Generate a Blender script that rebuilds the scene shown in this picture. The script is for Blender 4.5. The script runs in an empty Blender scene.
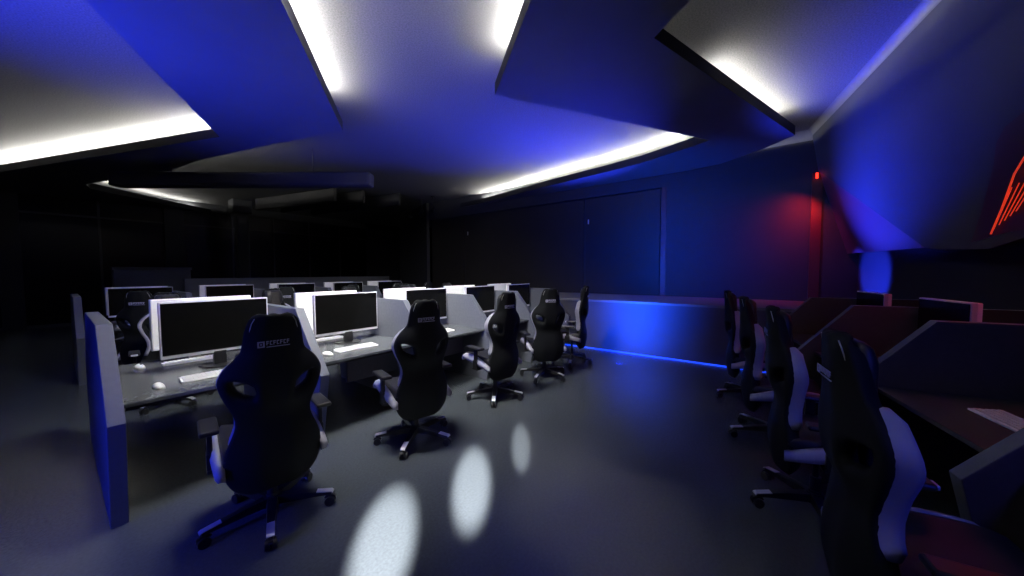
import bpy, bmesh, math, random
from mathutils import Vector, Matrix
random.seed(7)
PI = math.pi
S = bpy.context.scene
C = S.collection

# ------------------------------------------------------------------ materials
def mat(name, col, rough=.5, metal=0, spec=.5, noise=0, nscale=40, bump=0, bscale=200, emis=None, estr=0, coat=0, rnoise=0):
    m = bpy.data.materials.new(name); m.use_nodes = True
    nt = m.node_tree; b = nt.nodes['Principled BSDF']
    b.inputs['Base Color'].default_value = (*col, 1)
    b.inputs['Roughness'].default_value = rough
    b.inputs['Metallic'].default_value = metal
    b.inputs['Specular IOR Level'].default_value = spec
    b.inputs['Coat Weight'].default_value = coat
    tc = nt.nodes.new('ShaderNodeTexCoord')
    if noise:
        n = nt.nodes.new('ShaderNodeTexNoise'); n.inputs['Scale'].default_value = nscale
        n.inputs['Detail'].default_value = 6
        nt.links.new(tc.outputs['Object'], n.inputs['Vector'])
        r = nt.nodes.new('ShaderNodeValToRGB')
        r.color_ramp.elements[0].position = .3; r.color_ramp.elements[1].position = .7
        r.color_ramp.elements[0].color = (*[c*(1-noise) for c in col], 1)
        r.color_ramp.elements[1].color = (*[min(1, c*(1+noise)) for c in col], 1)
        nt.links.new(n.outputs['Fac'], r.inputs['Fac'])
        nt.links.new(r.outputs['Color'], b.inputs['Base Color'])
    if rnoise:
        n3 = nt.nodes.new('ShaderNodeTexNoise'); n3.inputs['Scale'].default_value = 2.5
        nt.links.new(tc.outputs['Object'], n3.inputs['Vector'])
        mr = nt.nodes.new('ShaderNodeMapRange')
        mr.inputs['To Min'].default_value = max(.02, rough-rnoise); mr.inputs['To Max'].default_value = rough+rnoise
        nt.links.new(n3.outputs['Fac'], mr.inputs['Value'])
        nt.links.new(mr.outputs['Result'], b.inputs['Roughness'])
    if bump:
        n2 = nt.nodes.new('ShaderNodeTexNoise'); n2.inputs['Scale'].default_value = bscale
        nt.links.new(tc.outputs['Object'], n2.inputs['Vector'])
        bp = nt.nodes.new('ShaderNodeBump'); bp.inputs['Strength'].default_value = bump
        bp.inputs['Distance'].default_value = .01
        nt.links.new(n2.outputs['Fac'], bp.inputs['Height'])
        nt.links.new(bp.outputs['Normal'], b.inputs['Normal'])
    if emis:
        b.inputs['Emission Color'].default_value = (*emis, 1)
        b.inputs['Emission Strength'].default_value = estr
    return m

M = dict(
    floor=mat('floor_vinyl', (.060, .070, .080), .16, spec=.5, noise=.12, nscale=60, bump=.10, bscale=260, rnoise=.05),
    ceil=mat('ceiling_plaster', (.15, .15, .155), .9, noise=.25, nscale=60, spec=.2),
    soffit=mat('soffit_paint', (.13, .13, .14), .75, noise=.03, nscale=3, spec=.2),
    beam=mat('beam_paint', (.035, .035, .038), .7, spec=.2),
    edge=mat('soffit_edge_shade', (.010, .010, .012), .8, spec=.2),  # near-black side faces, shade on the lips put into the colour
    wall=mat('wall_paint', (.035, .036, .040), .8, noise=.04, nscale=4, spec=.2),
    walldark=mat('dark_wall_panel', (.018, .016, .016), .6, noise=.08, nscale=3, spec=.3),
    frame=mat('dark_red_frame', (.06, .005, .007), .5),
    glass=mat('black_window_glass', (.003, .003, .004), .3, spec=.12),
    mullion=mat('window_bar', (.03, .03, .035), .5),
    parapet=mat('parapet_paint', (.16, .17, .2), .6, noise=.05, nscale=5),
    cabinet=mat('cabinet_laminate', (.13, .14, .15), .6, noise=.05, nscale=5),
    pillar=mat('pillar_paint', (.04, .042, .048), .7, noise=.05, nscale=5, spec=.2),
    lowwall=mat('low_wall_paint', (.08, .08, .10), .6, spec=.2, noise=.03, nscale=5),
    cap=mat('ledge_top', (.16, .16, .17), .5, noise=.05, nscale=8),
    hood=mat('slanted_wall_paint', (.07, .073, .085), .7, noise=.03, nscale=3, spec=.2),
    mesh=mat('perforated_metal', (.14, .05, .08), .5, metal=.3, spec=.4),  # reddish base colour stands in for red light on the facet
    maroon=mat('maroon_panel', (.05, .005, .02), .5),
    lam=mat('grey_laminate', (.105, .113, .14), .45, noise=.10, nscale=35, bump=.05, bscale=90),
    lamedge=mat('grey_laminate_edge', (.085, .092, .115), .5, noise=.06, nscale=30),
    lamdk=mat('dark_laminate', (.04, .036, .042), .5, noise=.10, nscale=30),
    lamdkedge=mat('dark_laminate_edge', (.085, .095, .11), .5, noise=.06, nscale=30),
    topdk=mat('dark_worktop', (.06, .055, .06), .35, noise=.1, nscale=26),
    top=mat('worktop_laminate', (.10, .108, .12), .22, noise=.14, nscale=26, spec=.5, rnoise=.05),
    white=mat('white_plastic', (.93, .93, .93), .4, spec=.4),
    silver=mat('silver_plastic', (.62, .62, .68), .35, metal=.2),
    keys=mat('white_keycap', (.80, .80, .80), .45),
    screen=mat('black_screen', (.004, .004, .004), .25, spec=.2),
    black=mat('black_plastic', (.012, .012, .014), .35),
    leather=mat('black_leatherette', (.014, .014, .017), .42, bump=.12, bscale=350, spec=.4),
    shell=mat('charcoal_back_cover', (.008, .009, .0105), .65, bump=.08, bscale=400, spec=.15),
    trim=mat('pale_grey_leatherette', (.30, .30, .36), .45, bump=.08, bscale=350),
    cushion=mat('black_mesh_fabric', (.016, .013, .014), .8, noise=.4, nscale=120, bump=.3, bscale=400),
    stitch=mat('pale_stitching', (.45, .45, .40), .6),
    metal=mat('black_metal', (.02, .02, .022), .3, metal=.4),
    chrome=mat('brushed_aluminium', (.75, .75, .80), .3, metal=.6),
    logo=mat('printed_grey', (.42, .42, .55), .6),
    led=mat('white_led_strip', (1, 1, 1), .5, emis=(1, .97, .88), estr=190),
    leddim=mat('dim_white_led_strip', (1, 1, 1), .5, emis=(1, .97, .88), estr=80),
    ledblue=mat('blue_led_strip', (.1, .2, 1), .5, emis=(.01, .07, 1), estr=1.2),
    ledred=mat('red_led_strip', (1, .1, .05), .5, emis=(1, .03, .01), estr=3.2),
    redglow=mat('red_neon_tube', (1, .1, .05), .5, emis=(1, .06, .02), estr=.5),
)

# ------------------------------------------------------------------ helpers
class MB:
    def __init__(s): s.bm = bmesh.new()
    def box(s, lo, hi, bevel=0, rot=None, pivot=None):
        r = bmesh.ops.create_cube(s.bm, size=1)
        vs = r['verts']
        c = [(a+b)/2 for a, b in zip(lo, hi)]; d = [abs(b-a) for a, b in zip(lo, hi)]
        for v in vs: v.co = Vector((v.co.x*d[0]+c[0], v.co.y*d[1]+c[1], v.co.z*d[2]+c[2]))
        if bevel:
            es = list({e for v in vs for e in v.link_edges})
            rr = bmesh.ops.bevel(s.bm, geom=es, offset=bevel, segments=2, affect='EDGES', profile=.5)
            vs = list({v for f in rr['faces'] for v in f.verts} | {v for v in vs if v.is_valid})
        if rot is not None:
            p = Vector(pivot) if pivot else Vector(c)
            for v in vs: v.co = rot @ (v.co-p) + p
        return s
    def prism(s, pts, axis, a, b, bevel=0):
        """extrude a 2D outline along axis 'x','y' or 'z' from a to b"""
        def P(p, t):
            return {'x': (t, p[0], p[1]), 'y': (p[0], t, p[1]), 'z': (p[0], p[1], t)}[axis]
        A = [s.bm.verts.new(P(p, a)) for p in pts]; B = [s.bm.verts.new(P(p, b)) for p in pts]
        fs = [s.bm.faces.new(A), s.bm.faces.new(B[::-1])]
        n = len(pts)
        for i in range(n): fs.append(s.bm.faces.new((A[i], B[i], B[(i+1) % n], A[(i+1) % n])))
        bmesh.ops.recalc_face_normals(s.bm, faces=fs)
        if bevel:
            es = list({e for f in fs for e in f.edges})
            bmesh.ops.bevel(s.bm, geom=es, offset=bevel, segments=2, affect='EDGES', profile=.5)
        return s
    def cyl(s, p0, p1, r0, r1=None, n=16):
        r1 = r0 if r1 is None else r1
        p0, p1 = Vector(p0), Vector(p1); d = (p1-p0)
        z = d.normalized(); x = z.orthogonal().normalized(); y = z.cross(x)
        A = []; B = []
        for i in range(n):
            t = 2*PI*i/n; o = x*math.cos(t)+y*math.sin(t)
            A.append(s.bm.verts.new(p0+o*r0)); B.append(s.bm.verts.new(p1+o*r1))
        fs = [s.bm.faces.new(A), s.bm.faces.new(B[::-1])]
        for i in range(n): fs.append(s.bm.faces.new((A[i], A[(i+1) % n], B[(i+1) % n], B[i])))
        bmesh.ops.recalc_face_normals(s.bm, faces=fs)
        return s
    def tube(s, pts, r, n=8):
        for a, b in zip(pts, pts[1:]): s.cyl(a, b, r, n=n)
        return s
    def poly(s, pts):
        s.bm.faces.new([s.bm.verts.new(p) for p in pts]); return s
    def ring_loft(s, rings, close_ends=True):
        R = [[s.bm.verts.new(p) for p in r] for r in rings]; fs = []
        n = len(R[0])
        for a, b in zip(R, R[1:]):
            for i in range(n): fs.append(s.bm.faces.new((a[i], a[(i+1) % n], b[(i+1) % n], b[i])))
        if close_ends: fs += [s.bm.faces.new(R[0][::-1]), s.bm.faces.new(R[-1])]
        bmesh.ops.recalc_face_normals(s.bm, faces=fs)
        return s
    def build(s, name, m, parent=None, smooth=False, origin=None, subsurf=0, solid=0):
        me = bpy.data.meshes.new(name)
        if origin:
            o = Vector(origin)
            for v in s.bm.verts: v.co -= o
        s.bm.to_mesh(me); s.bm.free()
        ms = m if isinstance(m, (list, tuple)) else [m]
        for q in ms: me.materials.append(M[q])
        ob = bpy.data.objects.new(name, me); C.objects.link(ob)
        if origin: ob.location = origin
        if parent: ob.parent = parent
        if solid:
            md = ob.modifiers.new('s', 'SOLIDIFY'); md.thickness = solid; md.offset = 0
        if subsurf:
            md = ob.modifiers.new('ss', 'SUBSURF'); md.levels = subsurf; md.render_levels = subsurf
        if solid or subsurf:
            dg = bpy.context.evaluated_depsgraph_get(); dg.update()
            nm = bpy.data.meshes.new_from_object(ob.evaluated_get(dg))
            ob.modifiers.clear(); ob.data = nm; nm.name = name
        if smooth:
            for p in ob.data.polygons: p.use_smooth = True
        return ob

def tag(o, label=None, cat=None, group=None, kind=None):
    if label: o['label'] = label
    if cat: o['category'] = cat
    if group: o['group'] = group
    if kind: o['kind'] = kind
    return o
def empty(name, loc=(0, 0, 0), rz=0):
    o = bpy.data.objects.new(name, None); C.objects.link(o)
    o.empty_display_size = .1
    o.location = loc; o.rotation_euler = (0, 0, rz); return o
def kids(o): return [c for c in bpy.data.objects if c.parent == o]
def copy_tree(o, parent=None):
    c = o.copy(); C.objects.link(c)
    if parent: c.parent = parent
    for ch in kids(o): copy_tree(ch, c)
    return c
def struct(o, label=None): o['kind'] = 'structure'; 
def st(name, mb, m, label, cat='room', parent=None, **k):
    o = mb.build(name, m, parent, **k)
    if not parent:
        o['kind'] = 'structure'; o['label'] = label; o['category'] = cat
    return o

# ------------------------------------------------------------------ camera
F, PITCH, ROLL, YAW, H = 335.1, .0468, -.0026, .6322, 1.58
cam = bpy.data.cameras.new('camera'); co = bpy.data.objects.new('camera', cam); C.objects.link(co)
cam.sensor_width = 36; cam.lens = F/1024*36; cam.clip_start = .05; cam.clip_end = 100
fw = Vector((math.cos(YAW), math.sin(YAW), 0)); rt = Vector((math.sin(YAW), -math.cos(YAW), 0)); up = Vector((0, 0, 1))
fwd = fw*math.cos(PITCH) - up*math.sin(PITCH); dn = -(up*math.cos(PITCH) + fw*math.sin(PITCH))
R = rt*math.cos(ROLL) - dn*math.sin(ROLL); D = rt*math.sin(ROLL) + dn*math.cos(ROLL)
m3 = Matrix((R, -D, -fwd)).transposed()
co.matrix_world = Matrix.Translation((0, 0, H)) @ m3.to_4x4()
S.camera = co

# ------------------------------------------------------------------ room shell
HU, HL, TH = 4.2, 3.85, .15
CD = Vector((math.cos(math.radians(9.3)), math.sin(math.radians(9.3)), 0))      # run of the right wall
CN = Vector((-CD.y, CD.x, 0))                                                   # points into the room
def rw(t, off=0, z=0):                                                          # a point along the right wall
    p = Vector((8.5, -1.45, 0)) + CD*t + CN*off; return Vector((p.x, p.y, z))
U0, V1, UB = -7.0, 16.8, 8.5
st('floor', MB().box((U0-.3, -5.5, -.1), (13, V1+.3, 0)), 'floor', 'dark blue-grey glossy vinyl floor of the gaming hall', 'floor')
st('ceiling', MB().box((U0-.3, -5.5, HU), (13, V1+.3, HU+.1)), 'ceil', 'grey rough plaster ceiling above the dropped soffits', 'ceiling')
a, b = rw(-18), rw(0.4)
o = CN*-.15
st('wall_right', MB().prism([(a.x, a.y), (b.x, b.y), (b.x+o.x, b.y+o.y), (a.x+o.x, a.y+o.y)], 'z', 0, HU), 'wall', 'grey wall behind the right desk row', 'wall')
# back wall: pier, header and the recess with dark panels
st('wall_back', MB().box((UB, -1.6, 0), (UB+.25, 1.75, HU)).box((UB, 1.75, 3.56), (UB+.25, 10.1, HU)).box((UB+.12, 1.75, 0), (UB+.25, 10.1, 3.56)),
   'wall', 'dark grey wall behind the low blue-lit wall', 'wall')
st('trim_1', MB().box((UB-.012, 1.75, 1.01), (UB+.05, 1.86, 3.56)), 'frame', 'dark red upright frame at right of the recessed panels', 'trim')
for k, (v0, v1, lab) in enumerate(((1.90, 3.79, 'rightmost tall dark wall panel beside the red frame'), (3.85, 8.30, 'wide dark wall panel in the middle of the back wall'),
                                 (8.36, 10.05, 'leftmost narrow dark wall panel on the back wall'))):
    r = empty('wall_panel', (UB+.06, (v0+v1)/2, 1.01)); tag(r, lab, 'wall panel', 'dark panels on the back wall')
    w = (v1-v0)/2
    MB().box((0, -w, .0), (.05, w, 2.53), .006).build('panel_board', 'walldark', r)
    if k < 2: MB().box((-.03, w-.10 if k == 0 else w-.16, 1.86), (-.005, w-.07 if k == 0 else w-.13, 1.98), .004).build('light_catch', 'chrome', r)  # small bright block in place of a light-catch high on the panel
# wing of wall between back wall and the window front
def wall_seg(name, p, q, m, label, z0=0, z1=HU, t=.12):
    p, q = Vector((*p, 0)), Vector((*q, 0)); n = (q-p).normalized().orthogonal(); n.z = 0
    n = Vector((-(q-p).y, (q-p).x, 0)).normalized()*t
    return st(name, MB().prism([(p.x, p.y), (q.x, q.y), (q.x+n.x, q.y+n.y), (p.x+n.x, p.y+n.y)], 'z', z0, z1), m, label, 'wall')
wall_seg('wall_wing', (9.75, 13.55), (8.5, 10.1), 'wall', 'dark grey angled wall at the far corner left of the back wall', t=-.12)
st('trim_2', MB().box((9.80, 13.56, 0), (9.90, 13.70, HU)), 'frame', 'dark red upright strip at the far corner', 'trim')
wall_seg('wall_far', (9.85, V1), (12.4, V1), 'wall', 'dim purple wall section right of the far windows')
# window front
for k, (u0, u1, lab) in enumerate(((-.52, 2.33, 'black window bay at the far left'), (2.83, 9.85, 'long black window bay at the far side'), (U0, -.9, 'black window bay left of the frame edge'))):
    r = empty('window_%d' % (k+1), ((u0+u1)/2, V1, 0)); r['kind'] = 'structure'; r['label'] = lab; r['category'] = 'window'
    w = (u1-u0)/2
    MB().box((-w, .02, .0), (w, .06, 3.9)).build('window_pane', 'glass', r)
    f = MB().box((-w, -.03, 3.31), (w, .02, 3.36)).box((-w, -.03, .0), (w, .02, .08))
    n = max(2, round((u1-u0)/1.4))
    for i in range(1, n): f.box((-w+2*w*i/n-.025, -.02, 0), (-w+2*w*i/n+.025, .02, 3.9))
    f.build('window_frame', 'mullion', r)
st('wall_window', MB().box((U0, V1, 3.9), (12.4, V1+.2, HU)).box((-.9, V1-.05, 0), (-.52, V1+.2, 3.95)), 'wall', 'grey wall strip over and beside the far windows', 'wall')
st('wall_pier', MB().box((2.33, V1-.15, 0), (2.83, V1+.2, 3.95)), 'pillar', 'square grey pier between the two far window bays', 'wall')
st('wall_left', MB().box((U0-.2, -5.5, 0), (U0, V1, HU)), 'wall', 'wall behind the photographer', 'wall')
# far column
c = MB().box((3.92, 15.0, 0), (4.27, 15.35, HU), .03).box((3.80, 14.9, 3.74), (4.36, 15.45, HU), .02)
o = c.build('column', 'pillar', origin=(4.1, 15.17, 0)); tag(o, 'slim grey column with square head in front of the far windows', 'column')

# rounded cornice where walls meet the ceiling
def cornice(name, p, q, label, r=.16):
    p, q = Vector((*p, 0)), Vector((*q, 0)); d = (q-p).normalized(); n = Vector((-d.y, d.x, 0))
    prof = [(0, 0)] + [(r*(1-math.sin(t)), -r*(1-math.cos(t))) for t in [PI/2*i/6 for i in range(7)]]
    mb = MB(); A = []; B = []
    for s_, z_ in prof:
        A.append(mb.bm.verts.new((p+n*s_)+Vector((0, 0, HU+z_)))); B.append(mb.bm.verts.new((q+n*s_)+Vector((0, 0, HU+z_))))
    k = len(prof)
    for i in range(k): mb.bm.faces.new((A[i], A[(i+1) % k], B[(i+1) % k], B[i]))
    mb.bm.faces.new(A); mb.bm.faces.new(B[::-1]); bmesh.ops.recalc_face_normals(mb.bm, faces=mb.bm.faces)
    return st(name, mb, 'cap', label, 'trim')
cornice('trim_3', (8.5, -1.1), (8.5, 1.75), 'pale grey rounded cornice over the back wall pier')

# ------------------------------------------------------------------ soffits (dropped ceiling rafts)
def fill_poly(name, outer, holes, z0, z1, mats, label):
    """flat slab with holes: caps triangulated, side faces get the edge material"""
    bm = bmesh.new(); loops = [outer]+holes; edges = []
    for lp in loops:
        vs = [bm.verts.new((x, y, z0)) for x, y in lp]
        edges += [bm.edges.new((vs[i], vs[(i+1) % len(vs)])) for i in range(len(vs))]
    bmesh.ops.triangle_fill(bm, use_beauty=True, use_dissolve=False, edges=edges)
    fs = list(bm.faces)
    r = bmesh.ops.extrude_face_region(bm, geom=fs)
    for v in r['geom']:
        if isinstance(v, bmesh.types.BMVert): v.co.z = z1
    bmesh.ops.recalc_face_normals(bm, faces=bm.faces)
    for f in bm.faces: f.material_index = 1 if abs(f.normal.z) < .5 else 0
    mb = MB(); mb.bm.free(); mb.bm = bm
    return st(name, mb, mats, label, 'ceiling')
A_out = [(2.827, 5.42), (2.30, 7.25), (1.823, 9.097), (1.614, 10.6), (.56, 13.9), (.66, 14.46), (2.5, 16.05), (3.4, 16.7), (3.6, V1), (U0, V1), (U0, -5.0), (-3.2, -2.61), (1.206, 3.261)]
A_hole = [(1.724, 7.30), (-.616, 13.69), (-1.0, 14.75), (-4.0, 13.2), (-4.0, .5), (-1.9, .63), (.241, 4.57)]
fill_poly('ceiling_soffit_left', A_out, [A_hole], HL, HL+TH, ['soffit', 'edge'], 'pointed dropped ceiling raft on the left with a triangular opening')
CURVE = [(6.788, .728), (7.10, 1.45), (7.328, 2.045), (7.48, 2.72), (7.613, 3.53), (7.80, 4.53), (8.01, 5.57), (8.22, 6.5), (8.42, 7.6), (8.49, 8.3)]
B_out = [(-.4, -1.83), (3.429, 2.774)] + CURVE + [(8.5, 8.45), (8.5, 1.3), (8.39, .70), (8.12, .34), (7.88, .024), (7.66, -.2), (7.375, -.443), (3.534, .870), (1.35, -1.70), (.5, -2.3), (-.6, -2.5)]
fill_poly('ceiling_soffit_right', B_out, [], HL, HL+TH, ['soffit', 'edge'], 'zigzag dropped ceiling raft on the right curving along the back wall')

def led(name, pts, label, z=HL+TH, w=.035, inset=0, m='led'):
    mb = MB()
    for p, q in zip(pts, pts[1:]):
        p, q = Vector((*p, 0)), Vector((*q, 0)); d = (q-p).normalized(); n = Vector((-d.y, d.x, 0))
        mid = (p+q)/2 + n*inset; L = (q-p).length/2
        rot = Matrix.Rotation(math.atan2(d.y, d.x), 3, 'Z')
        mb.box((mid.x-L, mid.y-w/2, z+.001), (mid.x+L, mid.y+w/2, z+.018), rot=rot)
    c = sum((Vector((*p, z)) for p in pts), Vector())/len(pts)
    o = mb.build(name, m, origin=c); tag(o, label, 'light', 'cove light strips'); return o
def lerp(p, q, t): return (p[0]+(q[0]-p[0])*t, p[1]+(q[1]-p[1])*t)
# inset sign: left-hand normal of travel; strips sit on top of the raft just behind its lip
led('cove_light', [(1.71, 7.36), (-.616, 13.69), (-.97, 14.65)], 'white strip along the far lip of the triangular ceiling opening', inset=-.12)
led('cove_light', [lerp((2.827, 5.42), (1.206, 3.261), .22), lerp((2.827, 5.42), (-3.2, -2.61), .85)], 'white strip along the right lip of the left ceiling raft', inset=-.10)
led('cove_light', [lerp((3.429, 2.774), (-.4, -1.83), .07), lerp((3.429, 2.774), (-.4, -1.83), .85)], 'white strip on the left lip of the right ceiling raft', inset=.10)
led('cove_light', CURVE, 'white strip following the long curved lip by the back wall', inset=-.11)
led('cove_light', [lerp((3.534, .870), (7.375, -.443), .35), lerp((3.534, .870), (7.375, -.443), .93)], 'white strip on the lip near the right wall cornice', inset=.10, m='leddim')
led('cove_light', [(.75, 14.5), (2.5, 16.05), (3.3, 16.6)], 'white strip in the narrow far left ceiling slit', inset=.24, m='leddim')

# ------------------------------------------------------------------ hanging beam, far fins, spotlights
def oriented(name, p, q, t, z0, z1, m, label=None, cat=None, bevel=.02):
    p, q = Vector((*p, 0)), Vector((*q, 0)); L = (q-p).length
    o = MB().box((0, 0, 0), (L, t, z1-z0), bevel).build(name, m)
    o.location = (p.x, p.y, z0); o.rotation_euler = (0, 0, math.atan2(q.y-p.y, q.x-p.x))
    if label: tag(o, label, cat)
    return o
o = oriented('hanging_ceiling_beam', (.72, 10.94), (3.94, 6.56), .3, 3.40, 3.69, 'beam', 'long horizontal box beam hanging below the left ceiling raft', 'beam', bevel=.05)
for k in range(2):                                                     # drop rods carrying the beam
    MB().cyl((1.2+k*3.0, .15, .27), (1.2+k*3.0, .15, HU-3.40), .005).build('hanger_rod', 'metal', o)
for k, (p, q) in enumerate((((4.3, 14.4), (5.2, 10.6)), ((5.0, 14.2), (5.9, 10.2)), ((5.9, 13.9), (6.8, 9.6)))):
    o = oriented('ceiling_fin', p, q, .10, 3.80, HU, 'beam'); tag(o, ['dark ceiling fin nearest the far column', 'middle one of the three dark ceiling fins', 'dark ceiling fin farthest right of the three'][k], 'ceiling fin', 'dark fins under the far ceiling')
for k, (u, v, lab) in enumerate(((7.8, 9.1, 'small black spotlight at the far ceiling corner, rightmost'), (7.9, 9.8, 'small black spotlight at the far ceiling corner, middle one'), (8.0, 10.5, 'small black spotlight at the far ceiling corner, leftmost'))):
    r = empty('ceiling_spotlight', (u, v, 3.72)); tag(r, lab, 'spotlight', 'black spotlights at the far corner')
    MB().cyl((0, 0, .12), (0, 0, HU-3.72), .018).box((-.04, -.04, HU-3.75), (.04, .04, HU-3.72)).build('mount', 'metal', r)
    MB().cyl((.05, .03, .1), (-.1, -.06, -.07), .055, .075).build('lamp_head', 'black', r, smooth=False)

# ------------------------------------------------------------------ low wall with ledge, blue light
mb = MB().box((6.6, -1.1, 0), (UB, 5.2, .97), .004); st('wall_low', mb, 'lowwall', 'low wall washed in blue light in front of the back wall', 'wall')
st('trim_4', MB().box((6.57, -1.1, .97), (UB, 5.2, 1.01), .004), 'cap', 'pale grey ledge on top of the low blue wall', 'trim')
# far parapet and counter
o = MB().box((2.24, 13.5, 0), (9.0, 13.62, 1.42), .01).build('parapet_wall', 'parapet', origin=(5.6, 13.56, 0)); tag(o, 'long grey parapet behind the far desks', 'parapet')
o = MB().box((.98, 14.5, 0), (2.56, 15.1, 1.68), .01).box((.95, 14.45, 1.68), (2.59, 15.15, 1.76), .008).build('tall_cabinet', 'cabinet', origin=(1.77, 14.8, 0)); tag(o, 'plain tall grey cabinet in front of the far pier', 'cabinet')

# ------------------------------------------------------------------ slanted faceted wall panel on the right
Q0 = Vector((8.5, -.75, HU)); Qe = Q0 - CD*14
A_ = Vector((8.5, -.865, 3.46)); Bp = Vector((5.91, -1.54, 1.85)); Cp = Vector((8.5, -1.30, 1.90))
Lp = [Vector((5.66, -1.585, 1.81)), Vector((5.03, -1.70, 1.78)), Vector((4.68, -1.745, 1.85))]
Le = Vector((4.68, -1.745, 1.85)) - CD*10.4
pn = (Qe-Q0).cross(A_-Q0).normalized()
if pn.y < 0: pn = -pn
def onp(p): return p - pn*((p-Q0).dot(pn))
Bp, Lp, Le = onp(Bp), [onp(p) for p in Lp], onp(Le)
front = [Q0, A_, Bp, *Lp, Le, Qe]
mb = MB(); vf = [mb.bm.verts.new(p) for p in front]
def tow(p, z=None):                                                            # straight back to the right wall
    k = (p-Vector((8.5, -1.45, 0))).dot(CN); q = p - CN*(k-.01); 
    if z is not None: q.z = z
    return q
q0b, ab, bb = Vector((8.5, -1.43, HU)), Vector((8.5, -1.30, 3.3)), tow(Bp, 1.95)
lb, qb, leb = [tow(p, p.z+.1) for p in Lp], tow(Qe), tow(Le, 1.95)
cw = Vector((8.5, -1.43, 1.95))
vb_ = {k: mb.bm.verts.new(p) for k, p in dict(q0=q0b, b=bb, c=Cp, cw=cw, le=leb, qe=qb).items()}
vl = [mb.bm.verts.new(p) for p in lb]
fc = mb.bm.faces.new
f0 = fc(vf)
f1 = fc((vf[1], vb_['c'], vf[2])); f1.material_index = 1                         # perforated underside facet
fc((vf[2], vb_['c'], vb_['cw'], vb_['b']))
fc((vf[2], vb_['b'], vl[0], vf[3])); fc((vf[3], vl[0], vl[1], vf[4])); fc((vf[4], vl[1], vl[2], vf[5])); fc((vf[5], vl[2], vb_['le'], vf[6]))
fc((vf[6], vb_['le'], vb_['qe'], vf[7])); fc((vf[7], vb_['qe'], vb_['q0'], vf[0])); fc((vf[0], vb_['q0'], vb_['cw'], vb_['c'], vf[1]))
fc((vb_['q0'], vb_['qe'], vb_['le'], vl[2], vl[1], vl[0], vb_['b'], vb_['cw']))
bmesh.ops.triangulate(mb.bm, faces=[f for f in mb.bm.faces if len(f.verts) > 4 or f is f0])
bmesh.ops.recalc_face_normals(mb.bm, faces=mb.bm.faces)
st('wall_slanted', mb, ['hood', 'mesh'], 'large blue-lit slanted faceted panel hung on the right wall', 'wall')
cornice('trim_5', (Qe.x, Qe.y), (8.5, -.75), 'pale rounded cornice along the top of the slanted panel', r=.09)
# maroon inset with red neon, on the slanted panel
def pp(x, z):                                                                  # point on the panel plane from along-run x and height
    p = Q0 + CD*((x-8.5)/CD.x); p.z = z; return onp(p) + pn*.012
ins = [pp(5.15, 1.80), pp(4.95, 2.1), pp(4.76, 2.45), pp(4.70, 2.62), pp(4.60, 2.72), pp(4.1, 2.86), pp(3.3, 2.9), pp(3.2, 1.86), pp(4.70, 1.86)]
mb = MB(); A1 = [mb.bm.verts.new(p) for p in ins]; A2 = [mb.bm.verts.new(p-pn*.03) for p in ins]
mb.bm.faces.new(A1); mb.bm.faces.new(A2[::-1])
for i in range(len(ins)): mb.bm.faces.new((A1[i], A1[(i+1) % len(ins)], A2[(i+1) % len(ins)], A2[i]))
bmesh.ops.triangulate(mb.bm, faces=[f for f in mb.bm.faces if len(f.verts) > 4]); bmesh.ops.recalc_face_normals(mb.bm, faces=mb.bm.faces)
r = empty('neon_wall_inset', pp(4.2, 2.2)); tag(r, 'maroon faceted inset with red neon line on the slanted right wall', 'wall light')
ob = mb.build('inset_panel', 'maroon'); ob.parent = r; ob.location = -r.location
mb = MB(); mb.tube([pp(4.87, 1.86)+pn*.02, pp(4.72, 2.06)+pn*.02, pp(4.55, 2.32)+pn*.02, pp(4.2, 2.66)+pn*.02], .007, 6)
for k in range(5): mb.tube([pp(4.84-.06*k, 1.90+.03*k)+pn*.015, pp(4.60-.07*k, 2.22+.02*k)+pn*.015], .0035, 5)
ob = mb.build('neon_tube', 'redglow'); ob.parent = r; ob.location = -r.location
# upright red light strip in the corner
o = MB().box((8.46, -.93, 1.02), (8.50, -.78, 3.42)).build('corner_post', 'frame', origin=(8.48, -.85, 1.02)); tag(o, 'dark red upright post in the corner under the slanted panel', 'post')
o = MB().cyl((8.40, -.84, 3.30), (8.40, -.84, 3.40), .018).build('red_lamp', 'ledred', origin=(8.40, -.84, 3.3)); tag(o, 'tiny red lamp at the top of the corner post', 'lamp')

# ------------------------------------------------------------------ desks
P, T = 1.186, .077
def part_profile(double=True):
    a = [(3.5085, 1.24), (3.0335, .682), (3.18, 0)]
    if double: b = [(5.06, 0), (5.20, .682), (4.737, 1.24)]
    else: b = [(4.737, 0), (4.737, 1.24)]
    return [(v-3.0335, z) for v, z in a+b]
def partition(M4, label, group, ms=('lam', 'lamedge')):
    mb = MB().prism(part_profile(M4[1]), 'x', 0, T, .004)
    for f in mb.bm.faces: f.material_index = 0 if abs(f.normal.x) > .8 else 1
    o = mb.build('desk_partition', ms); o.matrix_world = M4[0]; tag(o, label, 'partition', group); return o
def desk(W, u0, u1, depth, label, group, panel=True, wm='top'):
    r = empty('desk'); tag(r, label, 'desk', group); r.matrix_world = W @ Matrix.Translation((u0, .1835, 0))
    w = u1-u0
    MB().box((0, 0, .722), (w, depth, .75), .003).build('worktop', wm, r)
    for y in (.10, depth-.16): MB().box((.02, y, .68), (w-.02, y+.06, .722)).build('support_rail', 'metal', r)
    if panel: MB().box((.47, .42, .36), (w-.01, .46, .72), .003).build('modesty_panel', 'lamedge', r)
    MB().tube([(w-.25, depth*.5, .70), (w-.25, depth*.5+.05, .62), (w-.1, depth*.5+.1, .60), (w-.02, depth*.5+.1, .66)], .008, 6).build('cable', 'black', r)
    return r
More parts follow.
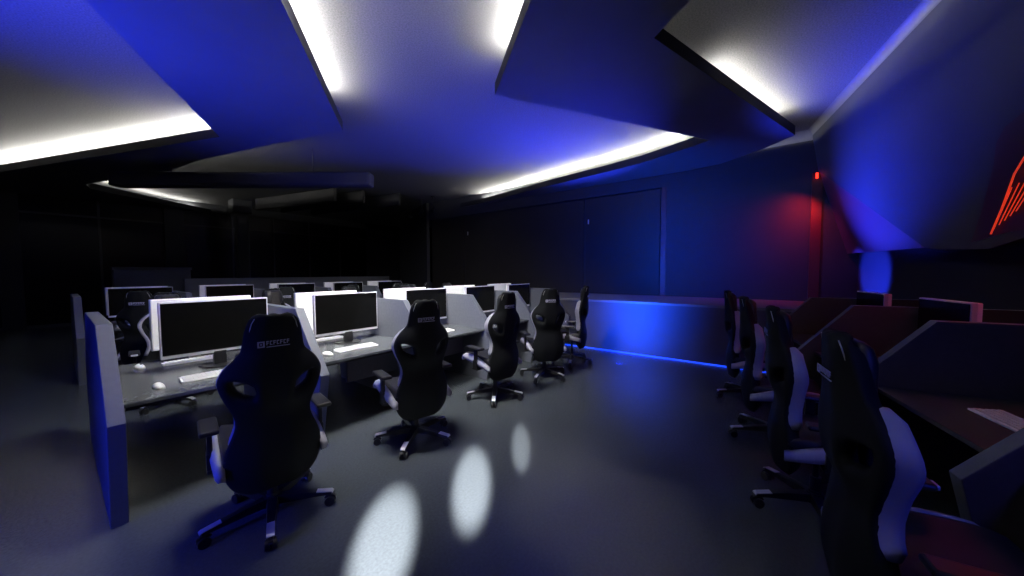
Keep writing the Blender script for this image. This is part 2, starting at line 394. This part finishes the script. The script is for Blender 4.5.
def make_monitor(w=.755, white_back=True):
    """screen faces -y, centre of base at the origin, desk surface z=0"""
    r = empty('monitor'); hw = w/2; z0, z1 = .1165, .5905
    MB().box((-hw, 0, z0), (hw, .034, z1), .006).build('casing', 'silver', r)
    MB().box((-hw+.012, -.003, z0+.030), (hw-.012, .002, z1-.012)).build('screen', 'screen', r)
    MB().box((-hw+.004, .030, z0+.004), (hw-.004, .062, z1-.002), .008).build('back_cover', 'white', r)
    MB().box((-.045, -.01, .012), (.045, .05, .13), .008).box((-.05, .04, .10), (.05, .075, .30), .01).build('neck', 'black', r)
    MB().prism([(-.14, .08), (.14, .08), (.12, -.06), (.05, -.125), (-.05, -.125), (-.12, -.06)], 'z', 0, .012, .003).build('stand_foot', 'black', r)
    return r
def make_keyboard():
    r = empty('keyboard')
    MB().prism([(-.065, 0), (.065, 0), (.065, .022), (-.065, .012)], 'x', -.22, .22, .003).build('keyboard_body', 'white', r)
    mb = MB()
    for i in range(5):
        for j in range(15):
            x = -.205+j*.0275; y = -.05+i*.0235; z = .0135+.0018*i
            mb.box((x, y, z), (x+.023, y+.0195, z+.006))
    mb.build('keycaps', 'keys', r); return r
def make_mouse():
    r = empty('mouse'); rings = []
    for i in range(9):
        t = i/8; y = -.058+.116*t; hw = .031*math.sin(PI*(.12+.76*t))**.5; hh = .040*math.sin(PI*(.10+.72*t))**.7
        rings.append([(hw*math.cos(a), y, max(0, hh*math.sin(a))) for a in [PI*k/8 for k in range(9)]]+[(0, y, 0)])
    MB().ring_loft(rings).build('mouse_shell', 'white', r, smooth=True)
    MB().cyl((-.004, .03, .036), (.004, .03, .036), .008, n=10).build('scroll_wheel', 'black', r)
    return r
mon0, kb0, ms0 = make_monitor(), make_keyboard(), make_mouse(); used = set()
def place(proto, W, label, group, cat):
    o = proto if proto.name not in used else copy_tree(proto)
    used.add(proto.name); o.matrix_world = W; tag(o, label, cat, group); return o
def TR(x, y, z, rz=0): return Matrix.Translation((x, y, z)) @ Matrix.Rotation(rz, 4, 'Z')
ordn = ['first', 'second', 'third', 'fourth', 'fifth']
U00, VK = .1447, 3.0335
def block(voff, row, far):
    W = TR(0, VK+voff, 0)
    for k in range(6):
        if k == 0: lab = 'grey end partition closing the left end of the %s desk row' % row
        elif k == 5: lab = 'grey end partition at the right end of the %s desk row' % row
        else: lab = 'grey angular desk partition, %s divider from the left in the %s desk row' % (ordn[k-1], row)
        partition((W @ TR(U00+k*P, 0, 0), True), lab, 'partitions of the %s desk row' % row)
    for k in range(5):
        u = U00+T+k*P; uw = P-T
        nm = ['leftmost', 'second', 'middle', 'fourth', 'rightmost'][k]
        desk(W, u, u+uw, 1.40, 'grey shared worktop, %s bay of the %s desk row' % (nm, row), 'desks of the %s row' % row, panel=(k > 0))
        r = lambda a=.01: random.uniform(-a, a)
        mu = .4868+k*P+.3776
        place(mon0, W @ TR(mu, 3.9154-VK, .75), 'silver-framed monitor facing the aisle, %s bay of the %s desk row' % (nm, row), 'monitors facing the camera in the %s row' % row, 'monitor')
        place(mon0, W @ TR(mu+.01, 4.44-VK+.03, .75, PI), 'white-backed monitor turned away behind the %s bay of the %s desk row' % (nm, row), 'white-backed monitors of the %s row' % row, 'monitor')
        place(kb0, W @ TR(.76+k*P+r(), 3.535-VK, .75, r(.03)), 'white keyboard in front of the screen, %s bay of the %s desk row' % (nm, row), 'keyboards of the %s row' % row, 'keyboard')
        place(kb0, W @ TR(.76+k*P+r(), 4.305-VK, .75, PI+r(.02)), 'white keyboard behind the monitors, %s bay of the %s desk row' % (nm, row), 'rear keyboards of the %s row' % row, 'keyboard')
        place(ms0, W @ TR(.415+k*P+r(), 3.478-VK, .75, .2+r(.2)), 'white mouse near the worktop front edge, %s bay of the %s desk row' % (nm, row), 'mice of the %s row' % row, 'mouse')
        place(ms0, W @ TR(.418+k*P+r(), 4.343-VK, .75, PI+.2+r(.2)), 'white mouse at the far side of the worktop, %s bay of the %s desk row' % (nm, row), 'rear mice of the %s row' % row, 'mouse')
block(0, 'front', False)
block(4.47, 'far', True)

# right row along the slanted wall; local x runs towards the camera, local +y towards the wall
th = math.radians(10)
WC = Matrix.Translation((4.77, -.773, 0)) @ Matrix.Rotation(th+PI, 4, 'Z') @ Matrix.Translation((-.0, -(3.5085-3.0335), 0))
mon1 = make_monitor(.62)
cn = {-1: 'farthest', 0: 'third from the camera', 1: 'second from the camera', 2: 'nearest', 3: 'rightmost edge'}
for k in range(-1, 4):
    nm = ['partition at the far end of the right desk row, by the low blue wall', 'dark angular partition in the right row behind the third chair', 'dark angular partition in the right row behind the nearest chair head',
          'dark angular partition at the right picture edge, nearest of the right row', 'dark partition of the right row beyond the picture edge'][k+1]
    partition((WC @ TR(k*P, 0, 0), False), nm, 'partitions of the right desk row', ('lamdk', 'lamdkedge'))
for k in range(-1, 3):
    nm = ['farthest', 'third nearest', 'second nearest', 'nearest'][k+1]
    r = desk(WC, T+k*P, (k+1)*P, 1.0, 'dark worktop of the %s bay in the right desk row' % nm, 'desks of the right row', wm='topdk')
    place(mon1, WC @ TR(k*P+.265+.31-.11, 3.9154-VK, .75), 'thin-framed monitor in the %s bay of the right desk row, pinkish side' % nm, 'monitors of the right row', 'monitor')
    place(kb0, WC @ TR(k*P+.62, 3.56-VK, .75), 'pink-lit keyboard in the %s bay of the right desk row' % nm, 'keyboards of the right row', 'keyboard')
    place(ms0, WC @ TR(k*P+.95, 3.52-VK, .75), 'mouse in the %s bay of the right desk row' % nm, 'mice of the right row', 'mouse')

# ------------------------------------------------------------------ gaming chair (faces +y)
PROF = [  # z, half width, y of the centre line
 (0.285, 0.1, -0.188), (0.31, 0.17, -0.190), (0.355, 0.215, -0.198), (0.42, 0.238, -0.215), (0.5, 0.24, -0.217), (0.57, 0.228, -0.207), (0.64, 0.2, -0.192), (0.7, 0.18, -0.180), (0.76, 0.184, -0.188), (0.82, 0.205, -0.212), (0.862, 0.227, -0.229), (0.948, 0.252, -0.240), (0.985, 0.248, -0.240), (1.03, 0.225, -0.238), (1.07, 0.185, -0.238), (1.105, 0.15, -0.239), (1.14, 0.137, -0.241), (1.22, 0.132, -0.245), (1.29, 0.118, -0.249), (1.328, 0.097, -0.252), (1.345, 0.06, -0.253)]
SS = [-1, -.9, -.82, -.60, -.38, -.27, -.14, 0, .14, .27, .38, .60, .82, .9, 1]
def wing(s, z):                                       # bolsters curl forward at the shoulders and the hips
    T_ = ((.25, .05), (.45, .09), (.70, .022), (.93, .092), (1.07, .07), (1.15, .05), (1.36, .02)); k = .02
    for (a, ka), (b, kb) in zip(T_, T_[1:]):
        if a <= z <= b: q = (z-a)/(b-a); q = q*q*(3-2*q); k = ka+(kb-ka)*q
    return k*max(0, abs(s)-.35)**1.5*1.9
def interp(z):
    for a, b in zip(PROF, PROF[1:]):
        if a[0] <= z <= b[0]:
            t = (z-a[0])/(b[0]-a[0]); return a[1]+(b[1]-a[1])*t, a[2]+(b[2]-a[2])*t
    return PROF[-1][1:] if z > 1 else PROF[0][1:]
def make_chair():
    r = empty('gaming_chair')
    mb = MB(); G = []
    for i, (z, w, y) in enumerate(PROF):
        row = []
        for s in SS:
            zz = z
            if i in (10, 11) and .2 < abs(s) < .85: zz += (abs(s)-.5)*.13      # belt openings slant up towards the shoulders
            if i >= 19: zz -= .02*s*s*(1 if i == 19 else 2)
            row.append(mb.bm.verts.new((s*w, y+wing(s, z), zz)))
        G.append(row)
    for i in range(len(G)-1):
        for j in range(len(SS)-1):
            if i == 10 and j in (2, 3, 10, 11): continue
            mb.bm.faces.new((G[i][j], G[i][j+1], G[i+1][j+1], G[i+1][j]))
    mb.build('backrest', 'shell', r, smooth=True, subsurf=1, solid=.075)
    # padded front of the backrest
    mb = MB(); G = []
    zs = [.50, .58, .66, .74, .82, .90, .98, 1.04, 1.10, 1.18, 1.26, 1.30]
    for z in zs:
        w, y = interp(z); row = []
        for s in (-.62, -.4, 0, .4, .62): row.append(mb.bm.verts.new((s*w*.52 if .8 < z < .97 else s*w*.62/.62*.8, y+.055+wing(s, z)+(.012 if abs(s) < .5 else 0), z)))
        G.append(row)
    for i in range(len(G)-1):
        for j in range(4): mb.bm.faces.new((G[i][j], G[i][j+1], G[i+1][j+1], G[i+1][j]))
    mb.build('back_cushion', 'cushion', r, smooth=True, subsurf=1, solid=.05)
    mb = MB(); rings = []
    for z, hw, dp in ((1.10, .095, .02), (1.115, .118, .05), (1.16, .124, .055), (1.24, .118, .06), (1.295, .105, .05), (1.315, .09, .03)):
        y = interp(z)[1]+.030
        rings.append([(-hw, y, z), (-hw*.97, y+dp*.7, z), (-hw*.7, y+dp, z), (0, y+dp*1.05, z), (hw*.7, y+dp, z), (hw*.97, y+dp*.7, z), (hw, y, z)])
    mb.ring_loft(rings).build('headrest_pillow', 'leather', r, smooth=True)
    # pale bolster bands down both flanks
    for sx in (-1, 1):
        rings = []
        zs = [.60+(1.10-.60)*t/16 for t in range(17)]
        for z in zs:
            w, y = interp(z); y += wing(1, z)
            e = .6 if z in (zs[0], zs[-1]) else 1
            x0 = sx*(w-.025); x1 = sx*(w+.008*e); d0, d1 = -.032*e, .050*e
            rings.append([(x0, y+d0, z), (x1-sx*.006, y+d0, z), (x1, y+d0+.02, z), (x1, y+d1-.02, z), (x1-sx*.008, y+d1, z), (x0, y+d1, z)])
        mb = MB().ring_loft(rings); tag(mb.build('side_bolster', 'trim', r, smooth=True), 'pale grey side bolster')
    for sx in (-1, 1):                                 # stitched seams up the head section
        pts = []
        for z in [1.06+.26*t/10 for t in range(11)]:
            w, y = interp(z); pts.append((sx*w*.92, y-.040+wing(.92, z), z))
        MB().tube(pts, .0025, 5).build('seam', 'stitch', r)
    # small badge printed on the back of the head section: square mark and two rows of strokes
    mb = MB(); w, y = interp(1.17)
    def yb(z): return interp(z)[1]-.0405
    def stroke(x0, x1, z0, z1):
        q = yb((z0+z1)/2); mb.box((x0, q-.0025, z0), (x1, q+.001, z1))
    for (x0, x1, z0, z1) in ((.052, .060, 1.155, 1.19), (.078, .086, 1.155, 1.19), (.060, .078, 1.183, 1.19), (.060, .078, 1.155, 1.162), (.065, .073, 1.168, 1.177)): stroke(-x1, -x0, z0, z1)
    for i in range(7):
        x = -.044+i*.0165
        stroke(x, x+.004, 1.166, 1.190); stroke(x+.004, x+.012, 1.185, 1.190)
        if i % 2: stroke(x+.004, x+.012, 1.166, 1.170)
        else: stroke(x+.004, x+.011, 1.176, 1.180)
    stroke(-.044, .07, 1.153, 1.157)
    mb.build('badge', 'logo', r)
    # seat
    mb = MB(); xs = [-.25, -.23, -.14, 0, .14, .23, .25]; ys = [-.19, -.10, .02, .14, .25, .31, .335]; G = []
    for y in ys:
        row = []
        for x in xs:
            z = .485+.02*(y+.19)/.5 + (.028 if abs(x) > .2 else 0) - (.05 if y > .32 else 0)
            row.append(mb.bm.verts.new((x*(1 if y < .3 else .9), y, z)))
        G.append(row)
    for i in range(len(G)-1):
        for j in range(len(xs)-1): mb.bm.faces.new((G[i][j], G[i][j+1], G[i+1][j+1], G[i+1][j]))
    mb.build('seat', 'leather', r, smooth=True, subsurf=1, solid=.085)
    for sx in (-1, 1):
        rings = []
        for t in range(11):
            q = t/10; y = -.20+.52*q; zc = .44+.085*math.sin(PI*.5*min(1, q*1.15))-(.03 if q > .95 else 0); hh = .030+.022*math.sin(PI*q); x = sx*(.262+.012*math.sin(PI*q))
            rings.append([(x-sx*.022, y, zc-hh), (x+sx*.012, y, zc-hh*.8), (x+sx*.024, y, zc), (x+sx*.010, y, zc+hh*.85), (x-sx*.022, y, zc+hh)])
        tag(MB().ring_loft(rings).build('seat_bolster', 'trim', r, smooth=True), 'pale grey seat side')
    # mechanism, gas lift
    MB().box((-.10, -.16, .385), (.10, .14, .425), .008).box((-.25, -.03, .41), (.25, .05, .43), .004).cyl((.10, .06, .40), (.27, .08, .395), .008).build('tilt_mechanism', 'metal', r)
    MB().cyl((0, 0, .07), (0, 0, .24), .030).cyl((0, 0, .24), (0, 0, .39), .018).cyl((0, 0, .10), (0, 0, .15), .045, .034).build('gas_lift', 'black', r)
    # armrests
    for sx in (-1, 1):
        a = MB().box((sx*.20, -.03, .405), (sx*.310, .07, .425), .005).box((sx*.275, -.02, .405), (sx*.310, .06, .52), .008).box((sx*.280, -.012, .50), (sx*.305, .045, .655), .006).build('armrest_post', 'metal', r)
        MB().box((sx*.295-.045, -.11, .655), (sx*.295+.045, .16, .685), .012).build('armrest_pad', 'black', a)
        tag(MB().box((sx*.295-.027, .156, .658), (sx*.295+.027, .172, .678), .004).build('pad_tip', 'chrome', a), 'shiny pad tip')
    # star base
    hub = MB().cyl((0, 0, .075), (0, 0, .135), .06, .045)
    arms = []
    for k in range(5):
        m = Matrix.Rotation(k*2*PI/5, 3, 'Z')
        rings = []
        for yy, hw, zb, zt in ((.03, .034, .078, .130), (.16, .028, .080, .120), (.28, .023, .078, .103), (.35, .019, .076, .094)):
            rings.append([m @ Vector(p) for p in ((-hw, yy, zb), (hw, yy, zb), (hw*.8, yy, zt), (-hw*.8, yy, zt))])
        hub.ring_loft(rings)
    base = hub.build('star_base', 'metal', r)
    cm = MB().prism([(.26, .1085), (.35, .0975), (.360, .090), (.360, .084), (.35, .0925), (.26, .1025)], 'x', -.020, .020).build('arm_cap', 'chrome', base)
    st_ = MB().cyl((0, .34, .05), (0, .34, .082), .009).prism([(.30, .052), (.375, .052), (.37, .066), (.35, .073), (.315, .070)], 'x', -.013, .013, .003).build('caster', 'black', r)
    whl = MB().cyl((-.028, .34, .031), (-.008, .34, .031), .031, n=18).cyl((.008, .34, .031), (.028, .34, .031), .031, n=18).build('caster_wheel', 'black', st_)
    for k in range(1, 5):
        c = cm.copy(); C.objects.link(c); c.parent = base; c.rotation_euler = (0, 0, k*2*PI/5)
        d = st_.copy(); C.objects.link(d); d.parent = r; d.rotation_euler = (0, 0, k*2*PI/5)
        e = whl.copy(); C.objects.link(e); e.parent = d
    return r
ch0 = make_chair()
def chair(u, v, face, label, group, spin=0):
    """face: world heading in degrees; spin turns the star base only"""
    o = ch0 if ch0.name not in used else copy_tree(ch0)
    used.add(ch0.name)
    o.location = (u, v, 0); o.rotation_euler = (0, 0, math.radians(face-90)); tag(o, label, 'chair', group)
    for c in kids(o):
        if c.name.startswith(('star_base', 'caster')): c.rotation_euler.z += math.radians(spin)
    return o
g = 'gaming chairs at the front desk row'
chair(.79, 2.53, 81, 'black racing-style gaming chair seen from behind, largest and leftmost of the front row', g, 25)
chair(1.97, 2.58, 76, 'black gaming chair with pale sides, second from left in the front row', g, 42)
chair(3.25, 2.65, 80, 'black gaming chair third from left in the front row, half turned with armrest showing', g, 39)
chair(4.34, 2.58, 52, 'black gaming chair fourth from left in the front row, back square to the camera', g, 42)
chair(5.32, 2.60, 105, 'black gaming chair at the far right end of the front row against the blue wall', g, 0)
g = 'gaming chairs behind the front desk row'
for k, (u, v, a) in enumerate(((.80, 5.70, -95), (2.0, 5.75, -80), (3.15, 5.75, -92), (4.35, 5.75, -88), (5.5, 5.75, -97))):
    chair(u, v, a, 'gaming chair facing the camera behind the %s bay of the front desk row' % ['leftmost', 'second', 'middle', 'fourth', 'rightmost'][k], g, k*17)
g = 'gaming chairs at the far desk row'
for k, (u, v, a) in enumerate(((.78, 6.95, 62), (2.42, 6.8, 75), (3.6, 6.9, 88), (4.75, 6.95, 80), (5.6, 7.0, 95))):
    chair(u, v, a, 'gaming chair seen from behind at the %s of the far desk row' % ['left end', 'second bay', 'middle bay', 'fourth bay', 'right end'][k], g, k*23)
g = 'gaming chairs at the right desk row'
chair(1.87, -.51, -82, 'large black gaming chair cut by the bottom edge at right, pale purple flank', g, 30)
chair(2.90, -.34, -85, 'black gaming chair at right, second nearest, pale flank and belt opening', g, 33)
chair(3.95, -.15, -85, 'black gaming chair at right, third from the camera', g, 33)
chair(5.05, .05, -85, 'black gaming chair at right, farthest, against the blue low wall', g, 33)


# ------------------------------------------------------------------ lights
def area(name, loc, aim, sx, sy, col, power, spread=180):
    l = bpy.data.lights.new(name, 'AREA'); l.shape = 'RECTANGLE'; l.size = sx; l.size_y = sy; l.color = col; l.energy = power
    l.spread = math.radians(spread)
    o = bpy.data.objects.new(name, l); C.objects.link(o); o.location = loc
    d = (Vector(aim)-Vector(loc)).normalized(); o.rotation_euler = d.to_track_quat('-Z', 'X').to_euler(); return o
BL = (.02, .04, 1)
# blue strip at the foot of the low wall, shining up its face
o = MB().box((6.50, -.6, 0), (6.53, 4.2, .02)).build('floor_light_strip', 'ledblue', origin=(6.51, 1.8, 0)); tag(o, 'blue light strip on the floor along the low wall', 'light')
area('blue_wall_wash', (5.65, 1.9, .07), (6.6, 1.9, .20), 5.6, .1, (.01, .075, 1), 270, 108)
area('blue_ledge_uplight', (8.15, 2.8, 1.08), (6.2, 3.5, 3.05), 4.6, .15, BL, 1000, 78)
area('blue_corner', (7.9, -.1, 1.08), (6.95, -.95, 2.5), .6, .3, BL, 105, 62)
area('blue_left_uplight', (-3.4, 5.0, 2.2), (-1.8, 5.0, 3.85), 4.5, .3, BL, 330, 80)
area('red_corner', (8.1, -.75, 2.9), (8.5, -.45, 2.3), .5, .15, (1, .03, .02), 9, 140)
area('red_neon_glow', (3.9, -1.35, 2.1), (4.5, -.2, .9), .8, .3, (1, .05, .03), 2.4)
area('blue_left_low', (-1.9, 2.4, 1.2), (.3, 3.0, .5), .8, .3, BL, 13, 75)
area('blue_right_wash', (.1, -2.0, 2.3), (2.2, -.5, .9), .8, .3, BL, 3, 70)
# added white fill light in the central opening, above and ahead of the camera
area('white_desk_fill', (1.35, 2.8, 4.15), (2.7, 4.6, .9), .5, 1.4, (1, .98, .93), 260, 105)
def spot(name, loc, aim, deg, col, power, blend=.6, r=.1, sc=None):
    l = bpy.data.lights.new(name, 'SPOT'); l.spot_size = math.radians(deg); l.spot_blend = blend; l.energy = power; l.color = col; l.shadow_soft_size = r
    o = bpy.data.objects.new(name, l); C.objects.link(o); o.location = loc
    o.rotation_euler = (Vector(aim)-Vector(loc)).to_track_quat('-Z', 'Y').to_euler()
    if sc: o.scale = sc
    return o
spot('white_far_fill', (.7, 1.3, 4.15), (4.1, 5.0, .9), 44, (1, .98, .93), 900, .9, .25)  # added to brighten the far bays, no lamp hangs there
spot('blue_wall_spot', (7.5, -.3, 1.1), (7.9, -1.5, 1.5), 44, BL, 800, .5, .05)
for (u, v, wd, sy, pw) in ((1.09, 1.73, 4.2, 2.0, 19000), (1.78, 1.68, 3.2, 2.4, 19000), (2.45, 1.70, 1.8, 3.2, 9000)):  # added unseen spots, their ovals imitate glossy glints on the floor
    spot('floor_glint_spot', (-1.6, -1.2, 4.1), (u, v, 0), wd*sy, (1, .98, .95), pw, .8, .03, (1/sy, 1, 1))
S.world = bpy.data.worlds.new('world'); S.world.use_nodes = True
S.world.node_tree.nodes['Background'].inputs[0].default_value = (0, 0, 0, 1)
S.view_settings.view_transform = 'Standard'; S.view_settings.look = 'None'; S.view_settings.gamma = 1; S.view_settings.use_curve_mapping = False
S.view_settings.exposure = 0
S.cycles.use_denoising = True
S.cycles.max_bounces = 6; S.cycles.diffuse_bounces = 4; S.cycles.glossy_bounces = 3
